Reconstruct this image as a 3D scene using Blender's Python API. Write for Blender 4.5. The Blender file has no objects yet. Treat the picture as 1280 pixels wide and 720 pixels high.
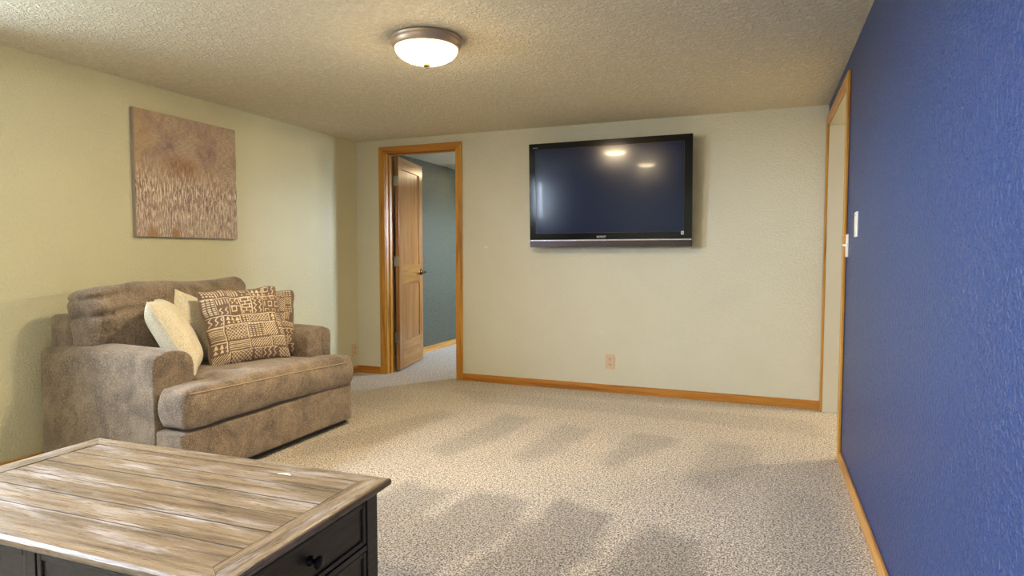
import bpy, bmesh, math, random
import numpy as np
from mathutils import Vector, Matrix, noise
random.seed(7)
R = math.radians
C = bpy.context.scene.collection
S = bpy.context.scene

# ------------------------------------------------------------------ camera
F_PX, PITCH, YAW, ROLL, CAM_H = 786.94, 0.0531, 0.3809, 0.0003, 1.113
cam = bpy.data.cameras.new('camera'); co = bpy.data.objects.new('camera', cam); C.objects.link(co)
cam.sensor_width = 36.0; cam.lens = F_PX / 1280 * 36.0; cam.clip_start = 0.02
fw = Vector((-math.sin(YAW) * math.cos(PITCH), math.cos(YAW) * math.cos(PITCH), -math.sin(PITCH)))
rt = Vector((math.cos(YAW), math.sin(YAW), 0)); up = rt.cross(fw)
m = Matrix((rt, up, -fw)).transposed().to_4x4(); m.translation = (0, 0, CAM_H)
co.matrix_world = m; S.camera = co

# ------------------------------------------------------------------ world, light, exposure
W = bpy.data.worlds.new('world'); S.world = W; W.use_nodes = True
bg = W.node_tree.nodes['Background']
bg.inputs[1].default_value = 108.0
_t = W.node_tree; _c = _t.nodes.new('ShaderNodeTexCoord'); _s = _t.nodes.new('ShaderNodeSeparateXYZ'); _r = _t.nodes.new('ShaderNodeValToRGB')
_t.links.new(_c.outputs['Generated'], _s.inputs[0]); _m = _t.nodes.new('ShaderNodeMath'); _m.operation = 'MULTIPLY_ADD'
_m.inputs[1].default_value = .5; _m.inputs[2].default_value = .5
_t.links.new(_s.outputs[2], _m.inputs[0]); _t.links.new(_m.outputs[0], _r.inputs[0]); _t.links.new(_r.outputs[0], bg.inputs[0])
_r.color_ramp.elements[0].position = .46; _r.color_ramp.elements[0].color = (.16, .19, .21, 1)   # ground
_r.color_ramp.elements[1].position = .52; _r.color_ramp.elements[1].color = (.66, .80, .98, 1)   # overcast sky
S.view_settings.view_transform = 'Standard'; S.view_settings.look = 'None'
S.view_settings.gamma = 1; S.view_settings.use_curve_mapping = False
S.view_settings.exposure = 0.76
S.cycles.max_bounces = 10; S.cycles.diffuse_bounces = 6; S.cycles.transparent_max_bounces = 8
S.cycles.sample_clamp_indirect = 6.0; S.cycles.caustics_reflective = False; S.cycles.caustics_refractive = False
LAMP_GLOW = 165.0          # radiance of a lit glass dome
HALL_POWER = 95.0

H = 2.16
XL, XR, YB, YR = -3.561, 0.4005, 4.974, -2.2
T = 0.12

def portal(name, loc, rot, sx, sy):
    l = bpy.data.lights.new(name, 'AREA'); l.shape = 'RECTANGLE'; l.size = sx; l.size_y = sy
    l.cycles.is_portal = True
    o = bpy.data.objects.new(name, l); C.objects.link(o); o.location = loc; o.rotation_euler = rot
WIN_L = (0.75, 1.40, 1.32, 1.93)        # y0 y1 z0 z1 on the left wall, beside the camera
WIN_R = (-.95, -.30, 1.32, 1.93)        # y0 y1 z0 z1 on the left wall, behind the camera
portal('daylight_portal', (XL - T - .01, 1.075, 1.625), (0, R(-90), 0), .61, .65)
portal('daylight_portal', (XL - T - .01, -.625, 1.625), (0, R(-90), 0), .61, .65)
portal('daylight_portal', (-1.17, 7.05, 1.55), (0, R(90), 0), .5, .7)
hl = bpy.data.lights.new('hall_lamp', 'POINT'); hl.energy = HALL_POWER; hl.color = (1, .83, .58); hl.shadow_soft_size = .035
ho = bpy.data.objects.new('hall_lamp', hl); C.objects.link(ho); ho.location = (2.2, 5.09, 1.98)

# ------------------------------------------------------------------ materials
def sr(r, g, b):
    f = lambda c: (c / 255 / 12.92) if c / 255 <= .04045 else ((c / 255 + .055) / 1.055) ** 2.4
    return (f(r), f(g), f(b), 1)

class NT:
    def __init__(s, name):
        s.m = bpy.data.materials.new(name); s.m.use_nodes = True; s.t = s.m.node_tree
        s.b = s.t.nodes['Principled BSDF']; s.o = s.t.nodes['Material Output']
    def n(s, typ, **kw):
        nd = s.t.nodes.new(typ)
        for k, v in kw.items():
            if k.startswith('i_'):
                k = k[2:].replace('_', ' ')
                nd.inputs[k].default_value = v
            else: setattr(nd, k, v)
        return nd
    def l(s, a, b): s.t.links.new(a, b)
    def coords(s, scale=(1, 1, 1), kind='Object', rot=(0, 0, 0)):
        tc = s.n('ShaderNodeTexCoord'); mp = s.n('ShaderNodeMapping')
        mp.inputs['Scale'].default_value = scale; mp.inputs['Rotation'].default_value = rot
        s.l(tc.outputs[kind], mp.inputs[0]); return mp.outputs[0]
    def noise(s, vec, scale, detail=3, rough=.5, dist=0):
        nd = s.n('ShaderNodeTexNoise'); nd.inputs['Scale'].default_value = scale
        nd.inputs['Detail'].default_value = detail; nd.inputs['Roughness'].default_value = rough
        nd.inputs['Distortion'].default_value = dist
        s.l(vec, nd.inputs['Vector']); return nd.outputs['Fac']
    def voro(s, vec, scale, feature='F1', out='Distance'):
        nd = s.n('ShaderNodeTexVoronoi'); nd.feature = feature; nd.inputs['Scale'].default_value = scale
        s.l(vec, nd.inputs['Vector']); return nd.outputs[out]
    def ramp(s, fac, stops, interp='LINEAR'):
        nd = s.n('ShaderNodeValToRGB'); cr = nd.color_ramp; cr.interpolation = interp
        while len(cr.elements) < len(stops): cr.elements.new(.5)
        for e, (p, c) in zip(cr.elements, stops):
            e.position = p; e.color = c if len(c) == 4 else (*c, 1)
        s.l(fac, nd.inputs[0]); return nd.outputs[0]
    def g(s, fac, a, b):
        if a > b: return s.ramp(fac, [(b, (1, 1, 1, 1)), (a, (0, 0, 0, 1))])
        return s.ramp(fac, [(a, (0, 0, 0, 1)), (b, (1, 1, 1, 1))])
    def mix(s, fac, a, b, mode='MIX'):
        nd = s.n('ShaderNodeMix', data_type='RGBA', blend_type=mode)
        for sock, v in ((nd.inputs[0], fac), (nd.inputs[6], a), (nd.inputs[7], b)):
            if isinstance(v, (int, float)): sock.default_value = v
            elif isinstance(v, tuple): sock.default_value = v
            else: s.l(v, sock)
        return nd.outputs[2]
    def math(s, op, a, b=0.0, c=None):
        nd = s.n('ShaderNodeMath', operation=op)
        for i, v in enumerate((a, b) if c is None else (a, b, c)):
            if isinstance(v, (int, float)): nd.inputs[i].default_value = v
            else: s.l(v, nd.inputs[i])
        return nd.outputs[0]
    def bump(s, h, strength=.5, dist=.01, prev=None):
        nd = s.n('ShaderNodeBump'); nd.inputs['Strength'].default_value = strength
        nd.inputs['Distance'].default_value = dist; s.l(h, nd.inputs['Height'])
        if prev is not None: s.l(prev, nd.inputs['Normal'])
        return nd.outputs[0]
    def fin(s, col=None, rough=.5, normal=None, spec=.5, metal=0, sheen=0):
        if col is not None:
            if isinstance(col, tuple): s.b.inputs['Base Color'].default_value = col
            else: s.l(col, s.b.inputs['Base Color'])
        if isinstance(rough, (int, float)): s.b.inputs['Roughness'].default_value = rough
        else: s.l(rough, s.b.inputs['Roughness'])
        s.b.inputs['Specular IOR Level'].default_value = spec
        s.b.inputs['Metallic'].default_value = metal
        if sheen: s.b.inputs['Sheen Weight'].default_value = sheen; s.b.inputs['Sheen Roughness'].default_value = .5
        if normal is not None: s.l(normal, s.b.inputs['Normal'])
        return s.m

def mat_wall(name, col, rough=.5, scale=75, dist=.0035, spec=.35, mott=.06):
    t = NT(name); v = t.coords()
    a = t.noise(v, scale, 3, .55, .6); b = t.noise(v, scale * 2.6, 2)
    h = t.math('ADD', t.g(a, .42, .68), t.math('MULTIPLY', b, .35))
    lo = t.noise(v, 2.2, 3)
    c2 = tuple(x * (1 - mott * 2) for x in col[:3]) + (1,)
    c = t.mix(lo, col, c2)
    return t.fin(c, rough, t.bump(h, .8, dist), spec)

def mat_ceiling():
    t = NT('textured_ceiling_paint'); v = t.coords()
    a = t.noise(v, 42, 4, .6, 1.0); b = t.voro(v, 75)
    h = t.math('ADD', t.g(a, .40, .62), t.math('MULTIPLY', b, .5))
    c = t.mix(t.g(a, .35, .65), sr(220, 212, 190), sr(240, 234, 216))
    return t.fin(c, .75, t.bump(h, .8, .007), .2)

def mat_carpet():
    t = NT('speckled_carpet'); v = t.coords()
    a = t.noise(v, 150, 2, .6, .3)
    b = t.noise(v, 60, 3, .6)
    sp = t.math('ADD', t.math('MULTIPLY', a, .75), t.math('MULTIPLY', b, .25))
    col = t.ramp(sp, [(.40, sr(78, 66, 54)), (.465, sr(160, 144, 124)), (.52, sr(218, 204, 183)), (.59, sr(254, 247, 232))])
    at = t.n('ShaderNodeAttribute', attribute_name='nap')
    lo = t.noise(v, 5, 3, .6)
    k = t.math('ADD', t.math('MULTIPLY', at.outputs['Fac'], -.31), t.math('MULTIPLY_ADD', lo, .12, .68))
    comb = t.n('ShaderNodeCombineColor')
    for i in range(3): t.l(k, comb.inputs[i])
    col = t.mix(1.0, col, comb.outputs[0], 'MULTIPLY')
    big = t.voro(v, 95)
    h = t.math('SUBTRACT', t.math('ADD', a, t.math('MULTIPLY', b, .7)), t.math('MULTIPLY', big, .8))
    return t.fin(col, .95, t.bump(h, .6, .009), .1, sheen=.3)

def mat_oak(name, base, dark, light, axis='Z', rough=.35, scale=1.0):
    t = NT(name)
    sc = {'X': (1.2, 26, 26), 'Y': (26, 1.2, 26), 'Z': (26, 26, 1.2)}[axis]
    v = t.coords(tuple(x * scale for x in sc))
    a = t.noise(v, 1.3, 4, .62, .7); f = t.noise(v, 6, 3, .7)
    oi = t.n('ShaderNodeObjectInfo')
    c = t.ramp(a, [(.3, dark), (.48, base), (.7, light)])
    c = t.mix(t.math('MULTIPLY', t.g(f, .5, .78), .55), c, dark)
    return t.fin(c, rough, t.bump(f, .15, .002), .5)

def mat_plank(axis='X'):
    t = NT('weathered_plank_wood_' + axis.lower())
    sc = {'X': (2.2, 40, 40), 'Y': (40, 2.2, 40)}[axis]
    oi = t.n('ShaderNodeObjectInfo')
    v0 = t.coords(sc)
    va = t.n('ShaderNodeVectorMath', operation='ADD'); t.l(v0, va.inputs[0])
    cx = t.n('ShaderNodeCombineXYZ'); r10 = t.math('MULTIPLY', oi.outputs['Random'], 40)
    t.l(r10, cx.inputs[0]); t.l(r10, cx.inputs[1]); t.l(cx.outputs[0], va.inputs[1]); v = va.outputs[0]
    a = t.noise(v, .9, 4, .6, 1.2); f = t.noise(v, 4.5, 4, .75, .4); w = t.noise(t.coords((3, 16, 16) if axis == 'X' else (16, 3, 16)), 1.0, 5, .7)
    c = t.ramp(a, [(.28, sr(72, 60, 48)), (.45, sr(104, 88, 68)), (.60, sr(126, 108, 84)), (.75, sr(146, 131, 112))])
    c = t.mix(t.math('MULTIPLY', t.g(f, .54, .72), .6), c, sr(92, 76, 60))
    wf = t.math('MULTIPLY', t.g(w, .48, .66), t.g(f, .35, .6))
    c = t.mix(t.math('MULTIPLY', wf, .62), c, sr(192, 187, 188))
    return t.fin(c, t.mix(.5, t.g(f, .3, .9), (.36,) * 3 + (1,)), t.bump(f, .35, .003), .45)

def mat_black():
    t = NT('brushed_black_wood'); v = t.coords((30, 3, 40))
    a = t.noise(v, 2, 4, .7)
    c = t.mix(t.g(a, .4, .8), sr(30, 26, 25), sr(62, 54, 50))
    return t.fin(c, .42, t.bump(a, .25, .002), .5)

def mat_chenille():
    t = NT('brown_chenille'); v = t.coords()
    a = t.noise(v, 7.5, 5, .66, .5); f = t.noise(v, 190, 3, .7); md = t.noise(v, 42, 4, .7, .3); st = t.noise(t.coords((20, 20, 7)), 1.1, 4, .6, .9)
    c = t.ramp(a, [(.30, sr(70, 60, 52)), (.44, sr(108, 94, 80)), (.58, sr(136, 120, 102)), (.75, sr(156, 139, 120))])
    c = t.mix(t.math('MULTIPLY', t.g(st, .54, .70), .4), c, sr(78, 63, 52))
    c = t.mix(t.math('MULTIPLY', t.g(md, .50, .70), .30), c, sr(84, 70, 58))
    c = t.mix(t.math('MULTIPLY', t.g(f, .50, .68), .55), c, sr(196, 176, 150))
    c = t.mix(t.math('MULTIPLY', t.g(f, .50, .32), .45), c, sr(74, 60, 50))
    h = t.math('ADD', f, t.math('MULTIPLY', md, .8))
    return t.fin(c, .85, t.bump(h, .6, .006), .2, sheen=.35)

def mat_plain(name, col, rough=.5, metal=0, spec=.5, bump=None, sheen=0):
    t = NT(name)
    v = t.coords(); a = t.noise(v, 30 if bump is None else bump, 3)
    c2 = tuple(x * .88 for x in col[:3]) + (1,)
    c = t.mix(a, col, c2)
    return t.fin(c, rough, None if bump is None else t.bump(a, .3, .002), spec, metal, sheen)

def mat_linen():
    t = NT('cream_linen'); v = t.coords()
    a = t.noise(v, 220, 2); w = t.noise(t.coords((60, 400, 60)), 1, 2)
    c = t.mix(t.g(a, .35, .65), sr(196, 186, 158), sr(232, 226, 206))
    return t.fin(c, .9, t.bump(t.math('ADD', a, w), .6, .003), .15, sheen=.2)

def mat_print():
    t = NT('block_print_cotton'); v = t.coords()
    at = t.n('ShaderNodeAttribute', attribute_name='print')
    n1 = t.noise(v, 300, 2)
    wear = t.g(t.noise(v, 38, 4, .7), .30, .50)
    fac = t.math('MULTIPLY', at.outputs['Fac'], t.math('MULTIPLY_ADD', wear, .45, .55))
    dk = t.mix(n1, sr(86, 70, 60), sr(130, 110, 94))
    c = t.mix(fac, dk, t.mix(n1, sr(198, 180, 152), sr(232, 216, 188)))
    h = t.math('ADD', t.math('MULTIPLY', at.outputs['Fac'], .8), n1)
    return t.fin(c, .9, t.bump(h, .4, .0025), .15, sheen=.15)

def mat_painting():
    t = NT('abstract_textured_paint'); v = t.coords((1, 1, 1), 'Generated')
    sx = t.n('ShaderNodeSeparateXYZ'); t.l(v, sx.inputs[0]); u, z = sx.outputs[1], sx.outputs[2]
    vs = t.coords((1, 90, 14), 'Generated'); vw = t.coords((1, 55, 7), 'Generated'); vb = t.coords((1, 5, 4), 'Generated')
    st = t.noise(vs, 1, 4, .7, .4); st2 = t.noise(vw, 1, 4, .6, .7); bl = t.noise(vb, 1, 5, .6, .5); gr = t.noise(v, 120, 3, .7)
    c = t.ramp(bl, [(.3, sr(132, 114, 114)), (.45, sr(172, 150, 138)), (.58, sr(194, 174, 148)), (.72, sr(158, 144, 148))])
    weave = t.noise(t.coords((1, 26, 190), 'Generated'), 1, 3, .75); wv2 = t.noise(t.coords((1, 150, 30), 'Generated'), 1, 3, .7)
    c = t.mix(t.math('MULTIPLY', t.g(weave, .46, .60), .6), c, sr(108, 92, 94))
    c = t.mix(t.math('MULTIPLY', t.g(wv2, .50, .64), .45), c, sr(198, 182, 160))
    lft = t.math('SUBTRACT', 1.0, t.g(u, .02, .30))
    c = t.mix(t.math('MULTIPLY', lft, .45), c, sr(184, 154, 112))
    du = t.math('SUBTRACT', u, .42); dz = t.math('SUBTRACT', z, .57)
    d = t.math('ADD', t.math('MULTIPLY', t.math('MULTIPLY', du, du), 12), t.math('MULTIPLY', t.math('MULTIPLY', dz, dz), 40))
    d = t.math('ADD', d, t.math('MULTIPLY', bl, .6))
    rb = t.math('SUBTRACT', 1.0, t.g(d, .3, 1.0))
    c = t.mix(t.math('MULTIPLY', rb, .6), c, sr(150, 98, 62))
    dk_ = t.math('MULTIPLY', t.math('SUBTRACT', 1.0, t.g(d, .25, .55)), t.g(st2, .45, .6))
    c = t.mix(t.math('MULTIPLY', dk_, .6), c, sr(88, 62, 58))
    lowm = t.math('SUBTRACT', 1.0, t.g(t.math('ADD', z, t.math('MULTIPLY', bl, .35)), .55, .82))
    c = t.mix(t.math('MULTIPLY', lowm, t.math('MULTIPLY', t.g(st2, .48, .62), .8)), c, sr(110, 72, 52))
    c = t.mix(t.math('MULTIPLY', lowm, t.g(st, .49, .58)), c, sr(240, 230, 218))
    bot = t.math('SUBTRACT', 1.0, t.g(z, .10, .42))
    c = t.mix(t.math('MULTIPLY', bot, t.math('MULTIPLY', t.g(gr, .42, .58), .7)), c, sr(178, 166, 162))
    def blot(cu, w):
        a_ = t.math('ABSOLUTE', t.math('SUBTRACT', u, cu)); return t.math('SUBTRACT', 1.0, t.g(a_, w * .5, w))
    och = t.math('MULTIPLY', t.math('SUBTRACT', 1.0, t.g(z, .04, .11)), t.math('MAXIMUM', blot(.14, .06), blot(.35, .05)))
    c = t.mix(t.math('MULTIPLY', och, t.g(gr, .62, .45)), c, sr(160, 118, 44))
    h = t.math('ADD', t.math('MULTIPLY', st, lowm), t.math('MULTIPLY', gr, .5))
    return t.fin(c, .6, t.bump(h, .9, .006), .4)

M = dict(
    cream=mat_wall('cream_orange_peel_paint', sr(220, 218, 186)),
    cream_cool_lit=mat_wall('cool_lit_cream_orange_peel_paint', sr(222, 222, 206), .5, 75, .003),  # wall cream made greyer: cool daylight on the back wall put into the colour
    blue=mat_wall('royal_blue_satin_paint', sr(18, 55, 112), .36, 75, .0045, .6, .08),
    green=mat_wall('grey_green_satin_paint', sr(78, 80, 64), .32, 55, .006, .5),
    white=mat_wall('white_hall_paint', sr(204, 200, 184), .6, 60, .001, .3, .02),
    ceiling=mat_ceiling(), carpet=mat_carpet(),
    oak_z=mat_oak('golden_oak_z', sr(190, 136, 48), sr(148, 92, 24), sr(208, 156, 68), 'Z'),
    oak_x=mat_oak('golden_oak_x', sr(180, 120, 46), sr(132, 76, 22), sr(198, 142, 64), 'X'),
    oak_y=mat_oak('golden_oak_y', sr(188, 136, 66), sr(146, 94, 38), sr(208, 160, 92), 'Y'),
    leaf_z=mat_oak('door_oak_z', sr(160, 112, 62), sr(124, 76, 36), sr(184, 138, 84), 'Z', .28),
    leaf_y=mat_oak('door_oak_y', sr(168, 120, 60), sr(132, 84, 36), sr(190, 144, 84), 'Y', .28, .8),
    plank_x=mat_plank('X'), plank_y=mat_plank('Y'), black=mat_black(), chenille=mat_chenille(),
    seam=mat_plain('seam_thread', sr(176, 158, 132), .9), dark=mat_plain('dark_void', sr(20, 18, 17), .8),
    linen=mat_linen(), zip=mat_plain('linen_piping', sr(226, 218, 194), .9), printed=mat_print(),
    pipe=mat_plain('brown_piping', sr(122, 104, 88), .9, bump=200), painting=mat_painting(),
    canvas=mat_plain('canvas_edge', sr(168, 158, 152), .8, bump=90),
    nickel=mat_plain('brushed_nickel', sr(186, 168, 150), .4, .55), finial=mat_plain('dark_bronze_finial', sr(74, 56, 36), .6, 0, .2), steel=mat_plain('hinge_steel', sr(170, 165, 155), .3, 1),
    bronze=mat_plain('aged_bronze', sr(92, 74, 46), .3, 1), plate=mat_plain('almond_plastic', sr(222, 196, 168), .4),
    plate_w=mat_plain('white_plastic', sr(236, 232, 222), .35), slot=mat_plain('slot_dark', sr(60, 44, 36), .6),
    piano=mat_plain('piano_black_plastic', sr(4, 6, 14), .10, 0, .3), silver=mat_plain('tv_lower_bar', sr(70, 62, 64), .28, .7),
    bead=mat_plain('tv_silver_line', sr(200, 190, 200), .25, .8), letter=mat_plain('silver_lettering', sr(225, 225, 225), .3),
    knob=mat_plain('black_iron', sr(22, 20, 19), .35, .6), mark=mat_plain('white_mark', sr(238, 226, 204), .5))
def screen_mat():
    t = NT('tv_screen'); v = t.coords()
    a = t.noise(v, 9, 4, .7)
    t.fin(sr(2, 20, 62), .18, None, .3)
    t.b.inputs['Coat Weight'].default_value = .10; t.b.inputs['Coat Roughness'].default_value = .04
    t.l(t.math('MULTIPLY_ADD', a, .04, .14), t.b.inputs['Roughness'])
    return t.m
M['screen'] = screen_mat()
def glass_mat(name, glow):
    t = NT(name); v = t.coords()
    ln = t.n('ShaderNodeVectorMath', operation='LENGTH')
    sx = t.n('ShaderNodeSeparateXYZ'); t.l(v, sx.inputs[0]); cx = t.n('ShaderNodeCombineXYZ')
    t.l(sx.outputs[0], cx.inputs[0]); t.l(sx.outputs[1], cx.inputs[1]); t.l(cx.outputs[0], ln.inputs[0])
    k = t.ramp(ln.outputs['Value'], [(0, (.004, .003, .002, 1)), (.019, (.006, .0045, .003, 1)), (.034, (1, .80, .52, 1)), (.105, (1, .79, .50, 1)), (.142, (.10, .07, .035, 1)), (.153, (.011, .0072, .0036, 1))])
    t.fin(sr(240, 228, 205), .3, None, .5)
    t.l(k, t.b.inputs['Emission Color']); t.b.inputs['Emission Strength'].default_value = glow
    return t.m
M['glass'] = glass_mat('frosted_lamp_glass', LAMP_GLOW)
M['glass_dim'] = glass_mat('frosted_lamp_glass_dim', LAMP_GLOW * .1)

# ------------------------------------------------------------------ mesh helpers
def link(name, bm, mat, parent=None, smooth=False, loc=None):
    me = bpy.data.meshes.new(name)
    bmesh.ops.recalc_face_normals(bm, faces=bm.faces)
    bm.to_mesh(me); bm.free()
    if mat is not None: me.materials.append(M[mat] if isinstance(mat, str) else mat)
    if smooth:
        for p in me.polygons: p.use_smooth = True
    o = bpy.data.objects.new(name, me); C.objects.link(o)
    if parent is not None: o.parent = parent
    if loc is not None: o.location = loc
    return o
def box(bm, x0, x1, y0, y1, z0, z1, bevel=0):
    r = bmesh.ops.create_cube(bm, size=1)
    for v in r['verts']:
        v.co = Vector(((x0 + x1) / 2 + v.co.x * (x1 - x0), (y0 + y1) / 2 + v.co.y * (y1 - y0), (z0 + z1) / 2 + v.co.z * (z1 - z0)))
    if bevel:
        es = list({e for v in r['verts'] for e in v.link_edges})
        bmesh.ops.bevel(bm, geom=es, offset=bevel, segments=2, profile=.5, affect='EDGES')
    return bm
def boxes(*bs, bevel=0):
    bm = bmesh.new()
    for b in bs: box(bm, *b, bevel=bevel)
    return bm
def thing(name, label, cat, loc=(0, 0, 0), rot=(0, 0, 0), group=None):
    o = bpy.data.objects.new(name, None); C.objects.link(o); o.location = loc; o.rotation_euler = rot
    o.empty_display_size = .1
    o['label'] = label; o['category'] = cat
    if group: o['group'] = group
    return o
def struct(name, bm, mat, parent=None, **k):
    o = link(name, bm, mat, parent, **k)
    if parent is None: o['kind'] = 'structure'
    return o
def lathe(prof, n=48):
    bm = bmesh.new(); rings = []
    for r, z in prof:
        if r < 1e-5: rings.append([bm.verts.new((0, 0, z))])
        else: rings.append([bm.verts.new((r * math.cos(2 * math.pi * i / n), r * math.sin(2 * math.pi * i / n), z)) for i in range(n)])
    for a, b in zip(rings, rings[1:]):
        for i in range(n):
            j = (i + 1) % n
            if len(a) == 1 and len(b) == 1: continue
            if len(a) == 1: bm.faces.new((a[0], b[i], b[j]))
            elif len(b) == 1: bm.faces.new((a[i], a[j], b[0]))
            else: bm.faces.new((a[i], a[j], b[j], b[i]))
    return bm
def tube(pts, r, n=8, closed=False, bm=None):
    bm = bm or bmesh.new(); pts = [Vector(p) for p in pts]; rings = []; N = len(pts); prev = None
    for i, p in enumerate(pts):
        a = pts[(i - 1) % N] if (closed or i > 0) else p
        b = pts[(i + 1) % N] if (closed or i < N - 1) else p
        d = (b - a).normalized()
        if prev is None: prev = d.orthogonal().normalized()
        x = (prev - d * prev.dot(d)).normalized(); prev = x; y = d.cross(x)
        rr = r[i] if isinstance(r, (list, tuple)) else r
        rings.append([bm.verts.new(p + x * rr * math.cos(2 * math.pi * k / n) + y * rr * math.sin(2 * math.pi * k / n)) for k in range(n)])
    for i in range(N if closed else N - 1):
        A, B = rings[i], rings[(i + 1) % N]
        for k in range(n): bm.faces.new((A[k], A[(k + 1) % n], B[(k + 1) % n], B[k]))
    if not closed:
        bm.faces.new(rings[0][::-1]); bm.faces.new(rings[-1])
    return bm
def rbox(h, r, cell=.03, fn=None, cs=4):
    """rounded box, half sizes h, radius r; fn(p, q) moves points (q in -1..1)"""
    def ax(hh):
        inner = hh - r; n = max(2, int(round(2 * inner / cell)))
        xs = [-hh + r * (1 - math.cos(math.pi / 2 * i / cs)) for i in range(cs)]
        xs += [-inner + 2 * inner * i / n for i in range(n + 1)]
        xs += [hh - r * (1 - math.cos(math.pi / 2 * i / cs)) for i in range(cs)][::-1]
        return xs
    A = [ax(x) for x in h]; bm = bmesh.new(); vd = {}
    L = [len(a) for a in A]
    def V(i, j, k):
        key = (i, j, k)
        if key not in vd:
            p = Vector((A[0][i], A[1][j], A[2][k]))
            q = Vector([max(-(hh - r), min(hh - r, c)) for c, hh in zip(p, h)])
            d = p - q
            if d.length > 1e-9:
                # map the corner cell onto the sphere/cylinder
                p = q + d.normalized() * r
            if fn: p = fn(p, Vector((p.x / h[0], p.y / h[1], p.z / h[2])))
            vd[key] = bm.verts.new(p)
        return vd[key]
    for s in (0, L[0] - 1):
        for j in range(L[1] - 1):
            for k in range(L[2] - 1): bm.faces.new((V(s, j, k), V(s, j + 1, k), V(s, j + 1, k + 1), V(s, j, k + 1)))
    for s in (0, L[1] - 1):
        for j in range(L[0] - 1):
            for k in range(L[2] - 1): bm.faces.new((V(j, s, k), V(j + 1, s, k), V(j + 1, s, k + 1), V(j, s, k + 1)))
    for s in (0, L[2] - 1):
        for j in range(L[0] - 1):
            for k in range(L[1] - 1): bm.faces.new((V(j, k, s), V(j + 1, k, s), V(j + 1, k + 1, s), V(j, k + 1, s)))
    return bm
def nz(p, s, a): return a * noise.noise(Vector(p) * s)
def move(bm, v):
    bmesh.ops.translate(bm, verts=bm.verts, vec=Vector(v)); return bm

# ------------------------------------------------------------------ room shell
DX0, DX1, DZ = -3.240, -2.525, 2.035      # far doorway
OY0, OY1, OZ = 3.80, 4.905, 2.01          # opening in the blue wall
YG = 8.4                                   # end of the green room

# carpet, with the vacuum marks that lie in its nap
marks = [  # polygons on the floor (x, y), strength
    ([(-1.60, 2.62), (-1.33, 2.60), (-1.28, 2.05), (-1.50, 1.55), (-1.80, 1.75)], .85),
    ([(-1.24, 2.66), (-.96, 2.62), (-.92, 2.25), (-1.10, 1.70), (-1.38, 1.80)], .9),
    ([(-.84, 2.70), (-.58, 2.62), (-.56, 2.30), (-.70, 1.70), (-.98, 1.80)], .95),
    ([(-.44, 2.56), (-.22, 2.50), (-.16, 2.15), (-.30, 1.60), (-.56, 1.75)], .9),
    ([(-2.30, 3.5), (-2.12, 3.95), (-1.96, 3.9), (-2.10, 3.1), (-2.35, 2.7), (-2.5, 2.9)], .45),
    ([(-1.66, 4.02), (-1.42, 4.0), (-1.46, 3.55), (-1.62, 3.0), (-1.76, 3.1)], .6),
    ([(-1.22, 3.92), (-.98, 3.88), (-1.04, 3.4), (-1.16, 3.1), (-1.26, 3.15)], .55),
    ([(-.74, 3.92), (-.44, 3.86), (-.50, 3.65), (-.72, 3.2), (-.80, 3.25)], .6),
    ([(-.28, 3.90), (-.02, 3.84), (.0, 3.5), (-.22, 3.05), (-.34, 3.1)], .5),
    ([(.06, 3.2), (.3, 3.15), (.33, 2.4), (.16, 2.2), (.04, 2.5)], .35),
    ([(-2.0, 2.30), (-1.8, 2.28), (-1.78, 1.9), (-2.0, 1.7), (-2.2, 1.9)], .4),
    ([(-2.4, 4.62), (.3, 4.62), (.38, 4.22), (-.9, 4.32), (-2.0, 4.28)], .38),
    ([(-3.4, 4.45), (-3.0, 4.6), (-2.5, 4.2), (-2.4, 3.7), (-3.2, 4.0)], .25)]
def seg_dist(px, py, a, b):
    ax, ay = a; bx, by = b; dx, dy = bx - ax, by - ay
    t = np.clip(((px - ax) * dx + (py - ay) * dy) / (dx * dx + dy * dy), 0, 1)
    return np.hypot(px - ax - t * dx, py - ay - t * dy)
def nap_field(px, py):
    out = np.zeros_like(px)
    wob = np.array([noise.noise(Vector((x * 7, y * 7, 0))) for x, y in zip(px, py)]) * .035
    for poly, s in marks:
        inside = np.zeros(px.shape, bool); d = np.full(px.shape, 9.0)
        for i in range(len(poly)):
            a, b = poly[i], poly[(i + 1) % len(poly)]
            d = np.minimum(d, seg_dist(px, py, a, b))
            c = ((a[1] > py) != (b[1] > py)) & (px < (b[0] - a[0]) * (py - a[1]) / (b[1] - a[1] + 1e-12) + a[0])
            inside ^= c
        sd = np.where(inside, d, -d) + wob
        out = np.maximum(out, s * np.clip(.5 + sd / .055, 0, 1))
    return out
def make_floor():
    x0, x1, y0, y1, c = XL - T, 3.1, YR - T, YG + T, .045
    nx, ny = int((x1 - x0) / c), int((y1 - y0) / c)
    X, Y = np.meshgrid(np.linspace(x0, x1, nx + 1), np.linspace(y0, y1, ny + 1))
    px, py = X.ravel(), Y.ravel()
    vs = np.stack([px, py, np.zeros_like(px)], 1)
    i = np.arange(ny)[:, None] * (nx + 1) + np.arange(nx)[None, :]
    fs = np.stack([i, i + 1, i + nx + 2, i + nx + 1], -1).reshape(-1, 4)
    me = bpy.data.meshes.new('floor'); me.from_pydata(vs.tolist(), [], fs.tolist())
    a = me.attributes.new('nap', 'FLOAT', 'POINT'); a.data.foreach_set('value', nap_field(px, py).astype(np.float32))
    me.materials.append(M['carpet'])
    o = bpy.data.objects.new('floor', me); C.objects.link(o); o['kind'] = 'structure'
make_floor()

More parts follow.
